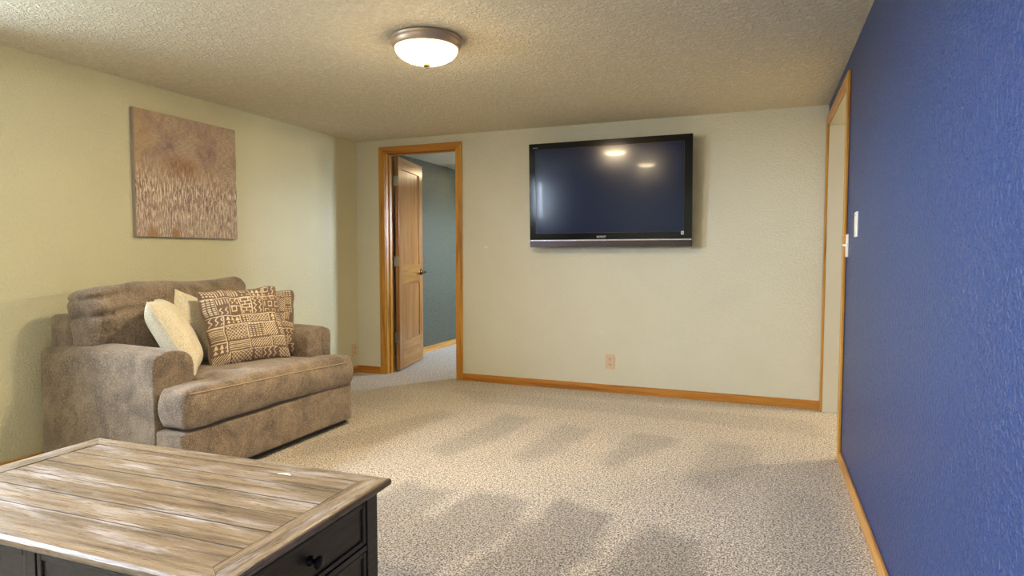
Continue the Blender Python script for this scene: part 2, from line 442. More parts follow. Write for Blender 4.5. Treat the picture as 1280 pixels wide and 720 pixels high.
struct('ceiling', boxes((XL - T, XR + T, YR - T, YB + T, H, H + .1)), 'ceiling')
struct('ceiling_green_room', boxes((XL - T, -1.18, YB + T, YG + T, H, H + .1)), 'ceiling')
struct('ceiling_hall', boxes((XR + T, 3.1, 2.4, 5.7, H, H + .1)), 'white')
a0, a1, z0, z1 = WIN_L; b0, b1 = WIN_R[:2]
struct('wall_left', boxes((XL - T, XL, YR - T, b0, 0, H), (XL - T, XL, b1, a0, 0, H), (XL - T, XL, a1, YB, 0, H), (XL - T, XL, b0, b1, 0, z0), (XL - T, XL, b0, b1, z1, H), (XL - T, XL, a0, a1, 0, z0), (XL - T, XL, a0, a1, z1, H)), 'cream')
struct('wall_back', boxes((XL - T, DX0 - .02, YB, YB + T, 0, H), (DX1 + .02, XR + T, YB, YB + T, 0, H), (DX0 - .02, DX1 + .02, YB, YB + T, DZ + .02, H)), 'cream_cool_lit')
struct('wall_right', boxes((XR, XR + T, YR - T, OY0, 0, H), (XR, XR + T, OY0, OY1, OZ, H), (XR, XR + T, OY1, YB, 0, H)), 'blue')
struct('wall_rear', boxes((XL, XR, YR - T, YR, 0, H)), 'cream')
struct('wall_green_left', boxes((XL - T, XL, YB + T, YG + T, 0, H)), 'green')
struct('wall_green_back', boxes((XL, -1.18, YG, YG + T, 0, H)), 'green')
struct('wall_green_right', boxes((-1.3, -1.18, YB + T, 6.7, 0, H), (-1.3, -1.18, 7.4, YG, 0, H), (-1.3, -1.18, 6.7, 7.4, 0, 1.3), (-1.3, -1.18, 6.7, 7.4, 1.8, H)), 'green')
struct('wall_hall', boxes((XR + T, 3.1, 5.58, 5.7, 0, H), (2.98, 3.1, 2.4, 5.58, 0, H), (XR + T, 2.98, 2.4, 2.52, 0, H), (XR, XR + T, YB + T, 5.7, 0, H)), 'white')
# plaster returns lining the opening
struct('trim_3', boxes((XR - .001, XR + T + .001, OY1 - .006, OY1, 0, OZ - .006), (XR - .001, XR + T + .001, OY0, OY1, OZ - .006, OZ), (XR + .012, XR + T + .001, OY0, OY0 + .006, 0, OZ - .006)), 'white')

# baseboards
BH, BT = .064, .013
def board(name, x0, x1, y0, y1, mat, h=BH):
    struct(name, boxes((x0, x1, y0, y1, 0, h), bevel=.003), mat)
board('baseboard_back', DX1 + .064, XR - .012, YB - BT, YB, 'oak_x')
board('baseboard_back_corner', XL, DX0 - .07, YB - BT, YB, 'oak_x')
board('baseboard_left', XL, XL + BT, YR, YB - BT, 'oak_y')
board('baseboard_right', XR - BT, XR, YR, OY0 - .09, 'oak_y')
board('baseboard_green_room', XL, XL + BT, YB + T, YG, 'oak_y')
for nm, (a0, a1, z0, z1) in (('window_1', WIN_L), ('window_2', WIN_R)):
    ym = (a0 + a1) / 2; X0, X1 = XL - T, XL + .012
    wr = bpy.data.objects.new(nm, None); C.objects.link(wr); wr['kind'] = 'structure'
    link('window_frame', boxes((X0, X1, a0 - .05, a0, z0 - .05, z1 + .05), (X0, X1, a1, a1 + .05, z0 - .05, z1 + .05), (X0, X1, a0, a1, z1, z1 + .05),
                        (X0, X1, a0, a1, z0 - .05, z0), (X0, XL - .06, ym - .02, ym + .02, z0, z1)), 'plate_w', wr)

def prism(pts, axis, a, b, bevel=.003):
    """polygon in the two other axes, extruded along axis from a to b"""
    bm = bmesh.new()
    def P(u, v, w): return {'x': (w, u, v), 'y': (u, w, v), 'z': (u, v, w)}[axis]
    lo = [bm.verts.new(P(u, v, a)) for u, v in pts]; hi = [bm.verts.new(P(u, v, b)) for u, v in pts]
    bm.faces.new(lo); bm.faces.new(hi)
    for i in range(len(pts)):
        j = (i + 1) % len(pts); bm.faces.new((lo[i], lo[j], hi[j], hi[i]))
    if bevel: bmesh.ops.bevel(bm, geom=list(bm.edges), offset=bevel, segments=1, affect='EDGES')
    return bm
def casing(name, axis, a, b, u0, u1, zt, w, mats, full=True):
    """mitred casing: legs and head as parts"""
    root = bpy.data.objects.new(name, None); C.objects.link(root); root['kind'] = 'structure'
    g = .0006
    link('casing_leg', prism([(u0 - w, 0), (u0, 0), (u0, zt - g), (u0 - w, zt + w - g)], axis, a, b), mats[0], root)
    link('casing_leg', prism([(u1, 0), (u1 + w, 0), (u1 + w, zt + w - g), (u1, zt - g)], axis, a, b), mats[0], root)
    link('casing_head', prism([(u0 - w, zt + w), (u0, zt), (u1, zt), (u1 + w, zt + w)], axis, a, b), mats[1], root)
    return root
# far doorway
t1 = casing('trim_1', 'y', YB - .017, YB, DX0 - .006, DX1 + .006, DZ - .004, .062, ('oak_z', 'oak_x'))
link('jamb', boxes((DX0 - .02, DX0, YB, YB + T, 0, DZ + .02), bevel=.001), 'oak_z', t1)
link('jamb', boxes((DX1, DX1 + .02, YB, YB + T, 0, DZ + .02), bevel=.001), 'oak_z', t1)
link('head_jamb', boxes((DX0, DX1, YB, YB + T, DZ, DZ + .02), bevel=.001), 'oak_x', t1)
link('door_stop', boxes((DX0, DX0 + .012, YB + .045, YB + .08, 0, DZ), bevel=.002), 'oak_z', t1)
link('door_stop', boxes((DX1 - .012, DX1, YB + .045, YB + .08, 0, DZ), bevel=.002), 'oak_z', t1)
link('door_stop', boxes((DX0 + .012, DX1 - .012, YB + .045, YB + .08, DZ - .012, DZ), bevel=.002), 'oak_x', t1)
# opening in the blue wall
casing('trim_2', 'x', XR - .015, XR, OY0, OY1, OZ - .004, .064, ('oak_z', 'oak_y'))

# ---- door leaf, swung open into the green room
hx, hy = -3.183, 5.100
ang = math.atan2(-.145, .69)          # leaf local +y rotated slightly towards -x
leaf = bpy.data.objects.new('door_1', None); C.objects.link(leaf); leaf['kind'] = 'structure'
leaf.location = (hx, hy, 0); leaf.rotation_euler = (0, 0, -ang)
LW, LT, Z0, Z1 = .705, .035, .018, 2.025
st = .105
link('hinge_stile', boxes((-LT, 0, 0, st, Z0, Z1), bevel=.002), 'leaf_z', leaf)
link('lock_stile', boxes((-LT, 0, LW - st, LW, Z0, Z1), bevel=.002), 'leaf_z', leaf)
for nm, a, b in (('top_rail', 1.915, Z1), ('middle_rail', .83, 1.015), ('bottom_rail', Z0, .285)):
    link(nm, boxes((-LT, 0, st, LW - st, a, b), bevel=.0015), 'leaf_y', leaf)
for a, b in ((.285, .83), (1.015, 1.915)):
    link('door_panel', boxes((-LT + .010, -.010, st - .002, LW - st + .002, a - .002, b + .002)), 'leaf_z', leaf)
for z in (.33, 1.05, 1.80):
    bm = boxes((-LT - .004, 0.001, -.0025, 0, z - .045, z + .045))
    tube([(-LT - .008, -.006, z - .047), (-LT - .008, -.006, z + .047)], .0065, 10, bm=bm)
    box(bm, -LT - .045, -LT - .008, -.006, -.003, z - .045, z + .045)
    link('hinge', bm, 'steel', leaf)
hd = link('door_handle', move(lathe([(0, -.001), (.031, -.001), (.031, .006), (.024, .010), (.012, .012), (.011, .045), (0, .046)], 24), (0, 0, 0)), 'bronze', leaf, smooth=True)
hd.rotation_euler = (0, R(90), 0); hd.location = (0, LW - .062, .93)
lv = link('lever', tube([(.045, 0, 0), (.052, -.012, 0), (.053, -.045, .003), (.051, -.085, -.002), (.050, -.108, .006)], [.009, .009, .0075, .007, .008], 10), 'bronze', leaf, smooth=True)
lv.location = (0, LW - .062, .93)
hd2 = link('door_handle', lathe([(0, -.001), (.031, -.001), (.031, .006), (.024, .010), (.012, .012), (.011, .045), (0, .046)], 24), 'bronze', leaf, smooth=True)
hd2.rotation_euler = (0, R(-90), 0); hd2.location = (-LT, LW - .062, .93)
lv2 = link('lever', tube([(-.045, 0, 0), (-.052, -.012, 0), (-.053, -.045, .003), (-.051, -.108, .006)], [.009, .009, .0075, .008], 10), 'bronze', leaf, smooth=True)
lv2.location = (-LT, LW - .062, .93)
link('latch_plate', boxes((-LT + .005, -.005, LW, LW + .002, .90, .96)), 'steel', leaf)

# ------------------------------------------------------------------ ceiling lights
def ceiling_light(loc, label, power, group=None):
    t = thing('ceiling_light', label, 'ceiling light', loc, group=group)
    link('metal_ring', lathe([(0, -.001), (.162, -.001), (.170, -.003), (.172, -.010), (.168, -.014), (.170, -.020), (.168, -.032), (.161, -.044), (.157, -.050), (.151, -.050), (.151, -.044), (.158, -.025)], 64), 'nickel', t, smooth=True)
    pr = [(.153, -.046)] + [(.153 * math.cos(a), -.046 - .074 * math.sin(a)) for a in [math.pi / 2 * i / 14 for i in range(1, 14)]] + [(0, -.120)]
    link('glass_dome', lathe(pr, 64), power, t, smooth=True)
    link('finial', lathe([(0, -.119), (.018, -.120), (.021, -.125), (.016, -.132), (.007, -.136), (.006, -.141), (0, -.144)], 24), 'finial', t, smooth=True)
    return t
ceiling_light((-1.545, 2.74, H), 'flush round ceiling light with lit frosted glass dome and nickel rim in the blue-walled room', 'glass')
ceiling_light((-1.62, .30, H), 'second flush round ceiling light, overhead near the camera, seen only mirrored in the television', 'glass')
ceiling_light((-3.20, 6.78, H), 'flush ceiling light of the green room, its edge just showing through the doorway', 'glass_dim')

# ------------------------------------------------------------------ television
tv = thing('television', 'large black flat television hung on the cream wall, switched off', 'television', (-1.1455, 4.850, 1.5875), (R(2.2), 0, 0))
TW, TH = .6405, .4145     # half sizes
def frame_bm(w, h, iw0, iw1, ih0, ih1, y0, y1, bev=.003):
    bm = bmesh.new()
    O = [(-w, -h), (w, -h), (w, h), (-w, h)]; I = [(iw0, ih0), (iw1, ih0), (iw1, ih1), (iw0, ih1)]
    vo = [[bm.verts.new((x, y, z)) for x, z in O] for y in (y0, y1)]; vi = [[bm.verts.new((x, y, z)) for x, z in I] for y in (y0, y1)]
    for k in range(4):
        j = (k + 1) % 4
        bm.faces.new((vo[0][k], vo[0][j], vi[0][j], vi[0][k])); bm.faces.new((vo[1][k], vo[1][j], vi[1][j], vi[1][k]))
        bm.faces.new((vo[0][k], vo[0][j], vo[1][j], vo[1][k])); bm.faces.new((vi[0][k], vi[0][j], vi[1][j], vi[1][k]))
    return bm
IX0, IX1, IZ0, IZ1 = -.586, .581, -.302, .364
link('bezel', frame_bm(TW, TH, IX0, IX1, IZ0, IZ1, -.006, .03), 'piano', tv)
link('screen', boxes((IX0 - .003, IX1 + .003, -.002, .02, IZ0 - .003, IZ1 + .003)), 'screen', tv)
link('screen_edge_line', frame_bm(IX1 - (IX0 + IX1) / 2 + .0015, (IZ1 - IZ0) / 2 + .0015, -(IX1 - IX0) / 2, (IX1 - IX0) / 2, -(IZ1 - IZ0) / 2, (IZ1 - IZ0) / 2, -.0068, -.004), 'silver', tv, loc=((IX0 + IX1) / 2, 0, (IZ0 + IZ1) / 2))
link('lower_bar', boxes((-TW, TW, -.010, .03, -TH, -TH + .052), bevel=.002), 'silver', tv)
link('silver_line', boxes((-TW, TW, -.013, -.004, -TH + .048, -TH + .059), bevel=.002), 'bead', tv)
link('back_housing', boxes((-TW + .03, TW - .03, .03, .075, -TH + .03, TH - .03), bevel=.01), 'piano', tv)
br = link('wall_bracket', boxes((-.25, .25, .075, .112, -.2, .2), (-.2, -.16, .06, .085, -.25, .25), (.16, .2, .06, .085, -.25, .25)), 'knob', tv)
def text(body, size, loc, parent, mat, name, squash=1.0):
    cu = bpy.data.curves.new('t', 'FONT'); cu.body = body; cu.size = size; cu.extrude = .0004; cu.align_x = 'CENTER'; cu.align_y = 'CENTER'
    to = bpy.data.objects.new('t', cu); C.objects.link(to)
    me = bpy.data.meshes.new_from_object(to.evaluated_get(bpy.context.evaluated_depsgraph_get()))
    me.materials.clear(); me.materials.append(M[mat])
    bpy.data.objects.remove(to); bpy.data.curves.remove(cu)
    o = bpy.data.objects.new(name, me); C.objects.link(o); o.parent = parent; o.location = loc
    o.rotation_euler = (R(90), 0, 0); o.scale = (squash, 1, 1); return o
text('SONY', .021, (-.045, -.0068, -.336), tv, 'letter', 'maker_lettering', 1.35)
text('BRAVIA', .009, (-.585, -.0068, .381), tv, 'letter', 'maker_lettering', 1.3)
link('round_sticker', boxes((.563, .583, -.0078, -.0055, -.325, -.299), bevel=.0008), 'letter', tv)
text('¶', .019, (.573, -.0084, -.312), tv, 'slot', 'sticker_mark')

# ------------------------------------------------------------------ painting
p = thing('canvas_painting', 'square abstract canvas in mauve, rust and cream drips on the left wall', 'painting', (XL + .001, 3.098, 1.222))
def cf(pt, q): return pt
link('painted_front', boxes((.026, .031, -.392, .392, .0015, .777), bevel=.001), 'painting', p)
link('canvas_side', boxes((0, .0265, -.3935, .3935, 0, .7785), bevel=.002), 'canvas', p)

# ------------------------------------------------------------------ outlets and switches
def outlet(loc, rz, label):
    t = thing('wall_outlet', label, 'outlet', loc, (0, 0, rz))
    link('cover_plate', boxes((-.037, .037, -.006, 0, 0, .120), bevel=.002), 'plate', t)
    for z in (.038, .082):
        s = link('socket', boxes((-.016, .016, -.0085, -.005, z - .014, z + .014), bevel=.002), 'plate', t)
        link('slot', boxes((-.009, -.0055, -.0092, -.0080, z - .002, z + .007)), 'slot', s)
        link('slot', boxes((.0055, .009, -.0092, -.0080, z - .002, z + .007)), 'slot', s)
        link('slot', boxes((-.003, .003, -.0092, -.0080, z - .010, z - .005)), 'slot', s)
    link('screw', boxes((-.003, .003, -.0072, -.005, .057, .063), bevel=.001), 'steel', t)
outlet((-1.139, YB, .190), 0, 'almond double outlet low on the cream wall below the television')
outlet((XL, 4.905, .157), R(90), 'almond double outlet low on the left wall behind the armchair, near the corner')
def plate(y, z, label, toggle):
    t = thing('light_switch' if toggle else 'blank_wall_plate', label, 'switch' if toggle else 'wall plate', (XR, y, z))
    link('cover_plate', boxes((-.007, 0, -.042, .042, 0, .118), bevel=.002), 'plate_w', t)
    if toggle:
        link('toggle', boxes((-.024, -.006, -.005, .005, .055, .067), bevel=.002), 'plate_w', t)
    for zz in (.018, .100):
        s = link('screw', boxes((-.0082, -.0065, -.0025, .0025, zz - .0025, zz + .0025)), 'steel', t)
plate(3.690, 1.10, 'white toggle light switch on the blue wall right against the oak door casing', True)
plate(3.352, 1.195, 'white blank wall plate on the blue wall, higher and nearer than the switch', False)

# ------------------------------------------------------------------ armchair
ch = thing('armchair', 'wide brown chenille armchair with loose cushions against the cream left wall', 'armchair', (-3.0, 2.77, 0))
OX, OY = -3.0, 2.77
def cpart(name, bm, mat, smooth=True):
    move(bm, (-OX, -OY, 0)); return link(name, bm, mat, ch, smooth=smooth)
def profile_extrude(prof, x0, x1, nseg, bev, fn=None, rings=5):
    """closed profile (y,z) swept along x with rounded ends and ringed caps"""
    bm = bmesh.new(); cy = sum(a for a, _ in prof) / len(prof); cz = sum(b for _, b in prof) / len(prof)
    secs = []
    steps = [(x0, k / rings * .999) for k in range(rings)]
    def sc(k, s): # scale about centre
        return [(cy + (a - cy) * s, cz + (b - cz) * s) for a, b in prof]
    ss = []
    for k in range(1, rings + 1): ss.append((x0, k / rings * .96))
    for k in range(1, 4):
        a = math.pi / 2 * k / 3; ss.append((x0 + bev * (1 - math.cos(a)), .96 + .04 * math.sin(a)))
    for k in range(1, nseg): ss.append((x0 + bev + (x1 - x0 - 2 * bev) * k / nseg, 1.0))
    for k in range(3, 0, -1):
        a = math.pi / 2 * k / 3; ss.append((x1 - bev * (1 - math.cos(a)), .96 + .04 * math.sin(a)))
    for k in range(rings, 0, -1): ss.append((x1, k / rings * .96))
    prev = None; first = None
    for x, s in ss:
        vs = []
        for a, b in sc(0, s):
            pt = Vector((x, a, b))
            if fn: pt = fn(pt)
            vs.append(bm.verts.new(pt))
        if prev:
            for i in range(len(vs)):
                j = (i + 1) % len(vs); bm.faces.new((prev[i], prev[j], vs[j], vs[i]))
        else: bm.faces.new(vs[::-1])
        prev = vs
    bm.faces.new(prev); return bm
def arm_profile(yo, yi):
    """outer side yo, inner side yi"""
    s = 1 if yi > yo else -1; w = abs(yi - yo); pts = []
    for z in [.05 + .025 * i for i in range(22)]: pts.append((yo, z))            # outer side up to .575
    zt = .655; ro, ri = .05, .075
    for i in range(1, 7):
        a = math.pi / 2 * i / 6; pts.append((yo + s * ro * (1 - math.cos(a)), zt - .012 - ro + ro * math.sin(a)))
    for i in range(1, 6): 
        f = i / 6; pts.append((yo + s * (ro + (w - ro - ri) * f), zt - .012 + .014 * math.sin(math.pi * (f * .8 + .1))))
    for i in range(6, -1, -1):
        a = math.pi / 2 * i / 6; pts.append((yi - s * ri * (1 - math.cos(a)), zt - .010 - ri + ri * math.sin(a)))
    for z in [.55 - .0333 * i for i in range(16)]: pts.append((yi, z))
    n = 6
    for i in range(1, n): pts.append((yi + (yo - yi) * i / n, .05))
    return pts
def armfn(pt):
    pt = pt.copy(); o = Vector((nz(pt, 7, .003), nz(pt + Vector((9, 0, 0)), 6, .004), nz(pt + Vector((0, 9, 0)), 6, .004) if pt.z > .4 else 0))
    # top is a little higher mid-way along the arm, drops at the back
    if pt.z > .5: pt.z += .014 * math.sin(math.pi * min(1, max(0, (pt.x + 3.5) / .82))) - .012
    return pt + o
cpart('armrest', profile_extrude(arm_profile(2.110, 2.345), -3.500, -2.678, 26, .007, armfn), 'chenille')
cpart('armrest', profile_extrude(arm_profile(3.432, 3.195), -3.500, -2.678, 26, .007, armfn), 'chenille')
# piping seams on the arm fronts
for yo, yi in ((2.110, 2.345), (3.432, 3.195)):
    pr = [q for q in arm_profile(yo, yi) if q[1] > .06]
    cy, cz = (yo + yi) / 2, .35
    pts = [armfn(Vector((-2.682, cy + (a - cy) * .965, cz + (b - cz) * .985))) for a, b in pr if b > .28]
    cpart('seam', tube(pts, .0034, 6), 'chenille')
# frame back
cpart('back_frame', move(rbox((.105, .615, .37), .03, .05, lambda a, q: a + Vector((nz(a, 6, .006), nz(a + Vector((5, 0, 0)), 6, .004), nz(a, 5, .008)))), (-3.395, 2.775, .425)), 'chenille')
# base
cpart('under_shade', boxes((-3.45, -2.535, 2.15, 3.39, .010, .055)), 'dark', False)  # dark box added for the shade in the gap above the carpet
cpart('seat_base', boxes((-3.45, -2.70, 2.345, 3.195, .05, .29)), 'chenille', False)
cpart('front_rail', move(rbox((.093, .652, .1175), .014, .03, lambda a, q: a + Vector((nz(a, 8, .003), 0, nz(a, 4, .004)))), (-2.600, 2.770, .1525)), 'chenille')
for x in (-3.42, -2.68):
    for y in (2.22, 3.24): cpart('leg', boxes((x - .03, x + .03, y - .03, y + .03, 0, .062), bevel=.004), 'dark', False)
# seat cushion, T shaped
def box_sd(x, y, x0, x1, y0, y1):
    dx = max(x0 - x, x - x1); dy = max(y0 - y, y - y1)
    return math.hypot(max(dx, 0), max(dy, 0)) + min(max(dx, dy), 0)
def t_cushion():
    r2 = .028
    def sd(x, y):
        a = box_sd(x, y, -3.12 + r2, -2.49 - r2, 2.355 + r2, 3.185 - r2) - r2
        b = box_sd(x, y, -2.665 + r2, -2.49 - r2, 2.122 + r2, 3.418 - r2) - r2
        return min(a, b)
    c = .0125; bm = bmesh.new(); xs = [-3.12 + c * i for i in range(int(.63 / c) + 2)]; ys = [2.12 + c * i for i in range(int(1.30 / c) + 2)]
    top, bot = {}, {}
    hz, rr, zc = .0975, .034, .380
    def snap(x, y):
        for _ in range(3):
            d = sd(x, y)
            if d <= 0: break
            e = 1e-3; gx = (sd(x + e, y) - sd(x - e, y)) / (2 * e); gy = (sd(x, y + e) - sd(x, y - e)) / (2 * e)
            x -= gx * d; y -= gy * d
        return x, y
    cells = [(i, j) for i in range(len(xs) - 1) for j in range(len(ys) - 1) if sd((xs[i] + xs[i + 1]) / 2, (ys[j] + ys[j + 1]) / 2) < c * .35]
    def vv(d, key, sgn):
        if key not in d:
            x, y = snap(xs[key[0]], ys[key[1]]); dd = max(0, -sd(x, y))
            if dd < .003: dd = 0
            half = hz - rr + math.sqrt(max(0, rr * rr - (rr - min(dd, rr)) ** 2))
            crown = .022 * (1 - ((y - 2.77) / .66) ** 2) if sgn > 0 else 0
            sag = .010 * ((y - 2.77) / .65) ** 2
            z = zc + sgn * half + crown * min(1, dd / .12) + (nz((x, y, sgn), 6, .008) if dd > 0 else 0)
            # front leans: bottom edge pulled back a touch at the far end
            z -= .022 * max(0, (y - 2.9) / .5)
            d[key] = bm.verts.new((x, y, z))
        return d[key]
    edge = {}
    for i, j in cells:
        ks = [(i, j), (i + 1, j), (i + 1, j + 1), (i, j + 1)]
        bm.faces.new([vv(top, k, 1) for k in ks]); bm.faces.new([vv(bot, k, -1) for k in ks][::-1])
        for a, b in zip(ks, ks[1:] + ks[:1]):
            edge[(a, b)] = edge.get((a, b), 0) + 1
    mids = {}
    def mid(k, f):
        if (k, f) not in mids:
            a, b = top[k].co, bot[k].co; p_ = a.lerp(b, f); x, y = p_.x, p_.y; e = 2e-3
            gx = (sd(x + e, y) - sd(x - e, y)); gy = (sd(x, y + e) - sd(x, y - e)); g = math.hypot(gx, gy) or 1
            b_ = .012 * math.sin(math.pi * f)
            mids[(k, f)] = bm.verts.new((x + gx / g * b_, y + gy / g * b_, p_.z))
        return mids[(k, f)]
    fs = (.25, .5, .75)
    for (a, b) in edge:
        if (b, a) in edge: continue
        ca = [top[a]] + [mid(a, f) for f in fs] + [bot[a]]; cb = [top[b]] + [mid(b, f) for f in fs] + [bot[b]]
        for k in range(4): bm.faces.new((ca[k], ca[k + 1], cb[k + 1], cb[k]))
    return bm
cpart('seat_cushion', t_cushion(), 'chenille')
sm = []
for i in range(41):
    y = 2.150 + 1.235 * i / 40; d = .004 + .034 * (i / 40) ** .8
    sm.append((-2.4925 + .012 * math.sin(math.pi * d / .16) - (.010 * (i - 37) / 3 if i > 37 else 0), y, .462 - d - .022 * max(0, (y - 2.9) / .5) * .4))
cpart('cushion_seam', tube(sm, .0030, 6), 'seam')
sm2 = [(-2.491, 2.140, .445 - .15 * i / 12) for i in range(13)]
# back cushion
def backfn(a, q):
    a = a.copy()
    a.x += .045 * (1 - q.y ** 2) * (1 - q.z ** 2) * (1 if a.x > 0 else .3)
    # corners pinch in, belly droops
    e = abs(q.y) ** 3 * (q.z if q.z > 0 else 0) ** 2
    a.z -= .008 * e
    a.y *= 1 + .02 * q.z
    a.z += .010 * q.y * (q.z > 0) + .009 * math.sin(a.y * 9 + 2.9) * max(0, q.z)
    # creases running in from the near side
    Y, Z = a.y + 2.68, a.z + .72
    if a.x > -.02:
        for (y0, z0, y1, z1, dp, w) in ((2.15, .885, 2.42, .905, .022, .012), (2.15, .795, 2.62, .845, .030, .013), (3.2, .86, 2.95, .83, .02, .02)):
            tt = max(0, min(1, ((Y - y0) * (y1 - y0) + (Z - z0) * (z1 - z0)) / ((y1 - y0) ** 2 + (z1 - z0) ** 2)))
            d = math.hypot(Y - y0 - tt * (y1 - y0), Z - z0 - tt * (z1 - z0))
            a.x -= dp * math.exp(-(d / w) ** 2) * (1 - tt * .9)
            a.x += dp * .5 * math.exp(-((d - .03) / .03) ** 2) * (1 - tt)
    if q.y < -.8 and q.z > -.1: a.y += .02 * math.exp(-((Z - .80) / .015) ** 2) + .012 * math.exp(-((Z - .885) / .012) ** 2)
    return a + Vector((nz(a, 6, .016), nz(a + Vector((3, 0, 0)), 7, .010), nz(a + Vector((0, 3, 0)), 7, .010)))
bc = rbox((.115, .520, .240), .065, .0135, backfn, cs=8)
bmesh.ops.rotate(bc, verts=bc.verts, cent=(0, 0, -.2), matrix=Matrix.Rotation(R(-7), 3, 'Y'))
cpart('back_cushion', move(bc, (-3.215, 2.675, .715)), 'chenille')

# ------------------------------------------------------------------ pillows
def motif(kind, w, h):
    Y, X = np.mgrid[0:h, 0:w]; k = kind
    if k == 0: return ((X % 6) < 2) & (Y > 1) & (Y < h - 2)
    if k == 1: return ((Y % 6) < 3) & ((X % 9) < 6)
    if k == 2: return np.abs(((X + 0) % 12) - 6 - ((Y % 12) - 6) * 0 + 0) < 0
    if k == 3: return (((X + Y) % 9) < 2) | (((X - Y) % 9) < 2)
    if k == 4: z = np.abs((Y % 14) - 7); return (np.abs((X % 14) - z) < 2)
    if k == 5: return ((X + Y) % 7) < 3
    if k == 6: return ((Y % 10) < 2) | (((X % 10) < 2) & ((Y // 10 + X // 10) % 2 == 0))
    if k == 7: z = (Y % 12); return (np.abs((X % 14) - 7) < z / 2) & (z > 1)
    if k == 8: return ((Y % 5) < 2)
    if k == 9: return (((X % 12) < 2) & (Y % 20 < 14)) | (((Y % 20 < 2) | ((Y % 20 > 11) & (Y % 20 < 14))) & ((X // 12 + Y // 20) % 2 == 0))
    if k == 10: return ((X % 8 - 4) ** 2 + (Y % 8 - 4) ** 2) < 6
    return np.zeros((h, w), bool)
def pattern(seed, N=216):
    rnd = random.Random(seed); img = np.zeros((N, N), bool)
    y = 1
    rows = [30, 52, 26, 44, 28, 48, 26]
    for rh in rows:
        x = rnd.randint(0, 2)
        while x < N - 16 and y < N - 8:
            w = min(rnd.choice([22, 30, 38, 46, 58]), N - 1 - x); h = min(rh, N - 1 - y)
            if w < 12: break
            if h > 36 and rnd.random() < .35:
                hs = [(0, h // 2 - 2), (h // 2 + 1, h - h // 2 - 1)]
            else: hs = [(0, h)]
            for oy, hh in hs:
                k = rnd.choice([0, 1, 3, 4, 4, 5, 6, 7, 8, 9, 9, 10, 3])
                mm = motif(k, w - 5, hh - 5)
                img[y + oy + 2:y + oy + 2 + mm.shape[0], x + 2:x + 2 + mm.shape[1]] |= mm
                if rnd.random() < .75: img[y + oy:y + oy + 2, x:x + w - 2] = True
            if rnd.random() < .7: img[y:y + h - 1, x + w - 2:x + w] = True
            x += w + 1
        y += rh + 1
    return img
def pillow_mesh(half, thick, n, seed, pat=None):
    cut = .055 if pat is not None else .0
    rnd = random.Random(seed); off = Vector((seed * 3.7, seed * 1.3, 0))
    vs = []; fs = []; val = []
    def pos(u, v, s):
        k = .085
        cr_ = 1 - cut * (u * v) ** 8
        x = half * u * (1 - k * (1 - v * v)) * cr_; z = half * v * (1 - k * (1 - u * u)) * cr_
        t = thick * (max(0, (1 - u ** 4)) * max(0, (1 - v ** 4))) ** .62 * (1 - .10 * (u * u + v * v))
        pt = Vector((x, 0, z)); rim = min(1, 4 * min(1 - abs(u), 1 - abs(v)))
        # radiating creases from the corners
        cr = .006 * math.sin(9 * math.atan2(1.02 - abs(v), 1.02 - abs(u))) * (abs(u) * abs(v)) ** 2 * rim
        w = .012 * noise.noise(pt * 9 + off + Vector((0, s * 5, 0))) * rim
        wv = (.011 if pat is not None else .006) * noise.noise(Vector((pt.x * 14, pt.z * 14, seed)))
        return Vector((x + wv, -s * (t + cr + w) + .010 * noise.noise(Vector((u * 2, v * 2, seed))), z + wv))
    g = [-1 + 2 * i / n for i in range(n + 1)]
    # denser towards rim
    g = [math.copysign(1 - (1 - abs(t)) ** 1.15, t) for t in g]
    for s in (1, -1):
        base = len(vs)
        for j, v in enumerate(g):
            for i, u in enumerate(g):
                vs.append(pos(u, v, s))
                if pat is not None:
                    N = pat.shape[0]; a = min(N - 1, int((u + 1) / 2 * (N - 1))); b = min(N - 1, int((1 - v) / 2 * (N - 1)))
                    val.append(1.0 if pat[b, a if s > 0 else N - 1 - a] else 0.0)
        for j in range(n):
            for i in range(n):
                q = base + j * (n + 1) + i
                f = (q, q + 1, q + n + 2, q + n + 1); fs.append(f if s > 0 else f[::-1])
    me = bpy.data.meshes.new('cover'); me.from_pydata([tuple(x) for x in vs], [], fs)
    for p_ in me.polygons: p_.use_smooth = True
    if pat is not None:
        at = me.attributes.new('print', 'FLOAT', 'POINT'); at.data.foreach_set('value', val)
    rim = [pos(g[i], -1, 0) for i in range(0, n, 3)] + [pos(1, g[i], 0) for i in range(0, n, 3)] + [pos(g[n - i], 1, 0) for i in range(0, n, 3)] + [pos(-1, g[n - i], 0) for i in range(0, n, 3)]
    return me, rim
def pillow(label, bottom, udir, vdir, half, thick, n, seed, mats, pat=None, group=None, pr=.0045):
    u = Vector(udir).normalized(); v = Vector(vdir); v = (v - u * v.dot(u)).normalized(); nrm = u.cross(v)   # local x=u, z=v, -y faces front
    m = Matrix((u, -nrm, v)).transposed()
    if m.determinant() < 0: m = Matrix((u, nrm, v)).transposed()
    t = thing('throw_pillow', label, 'pillow', bottom, group=group); t.rotation_euler = m.to_euler()
    me, rim = pillow_mesh(half, thick, n, seed, pat)
    me.materials.append(M[mats[0]])
    c = bpy.data.objects.new('cover', me); C.objects.link(c); c.parent = t; c.location = (0, 0, half)
    p_ = link('piping', tube(rim, pr, 8, closed=True), mats[1], t, smooth=True, loc=(0, 0, half))
    return t
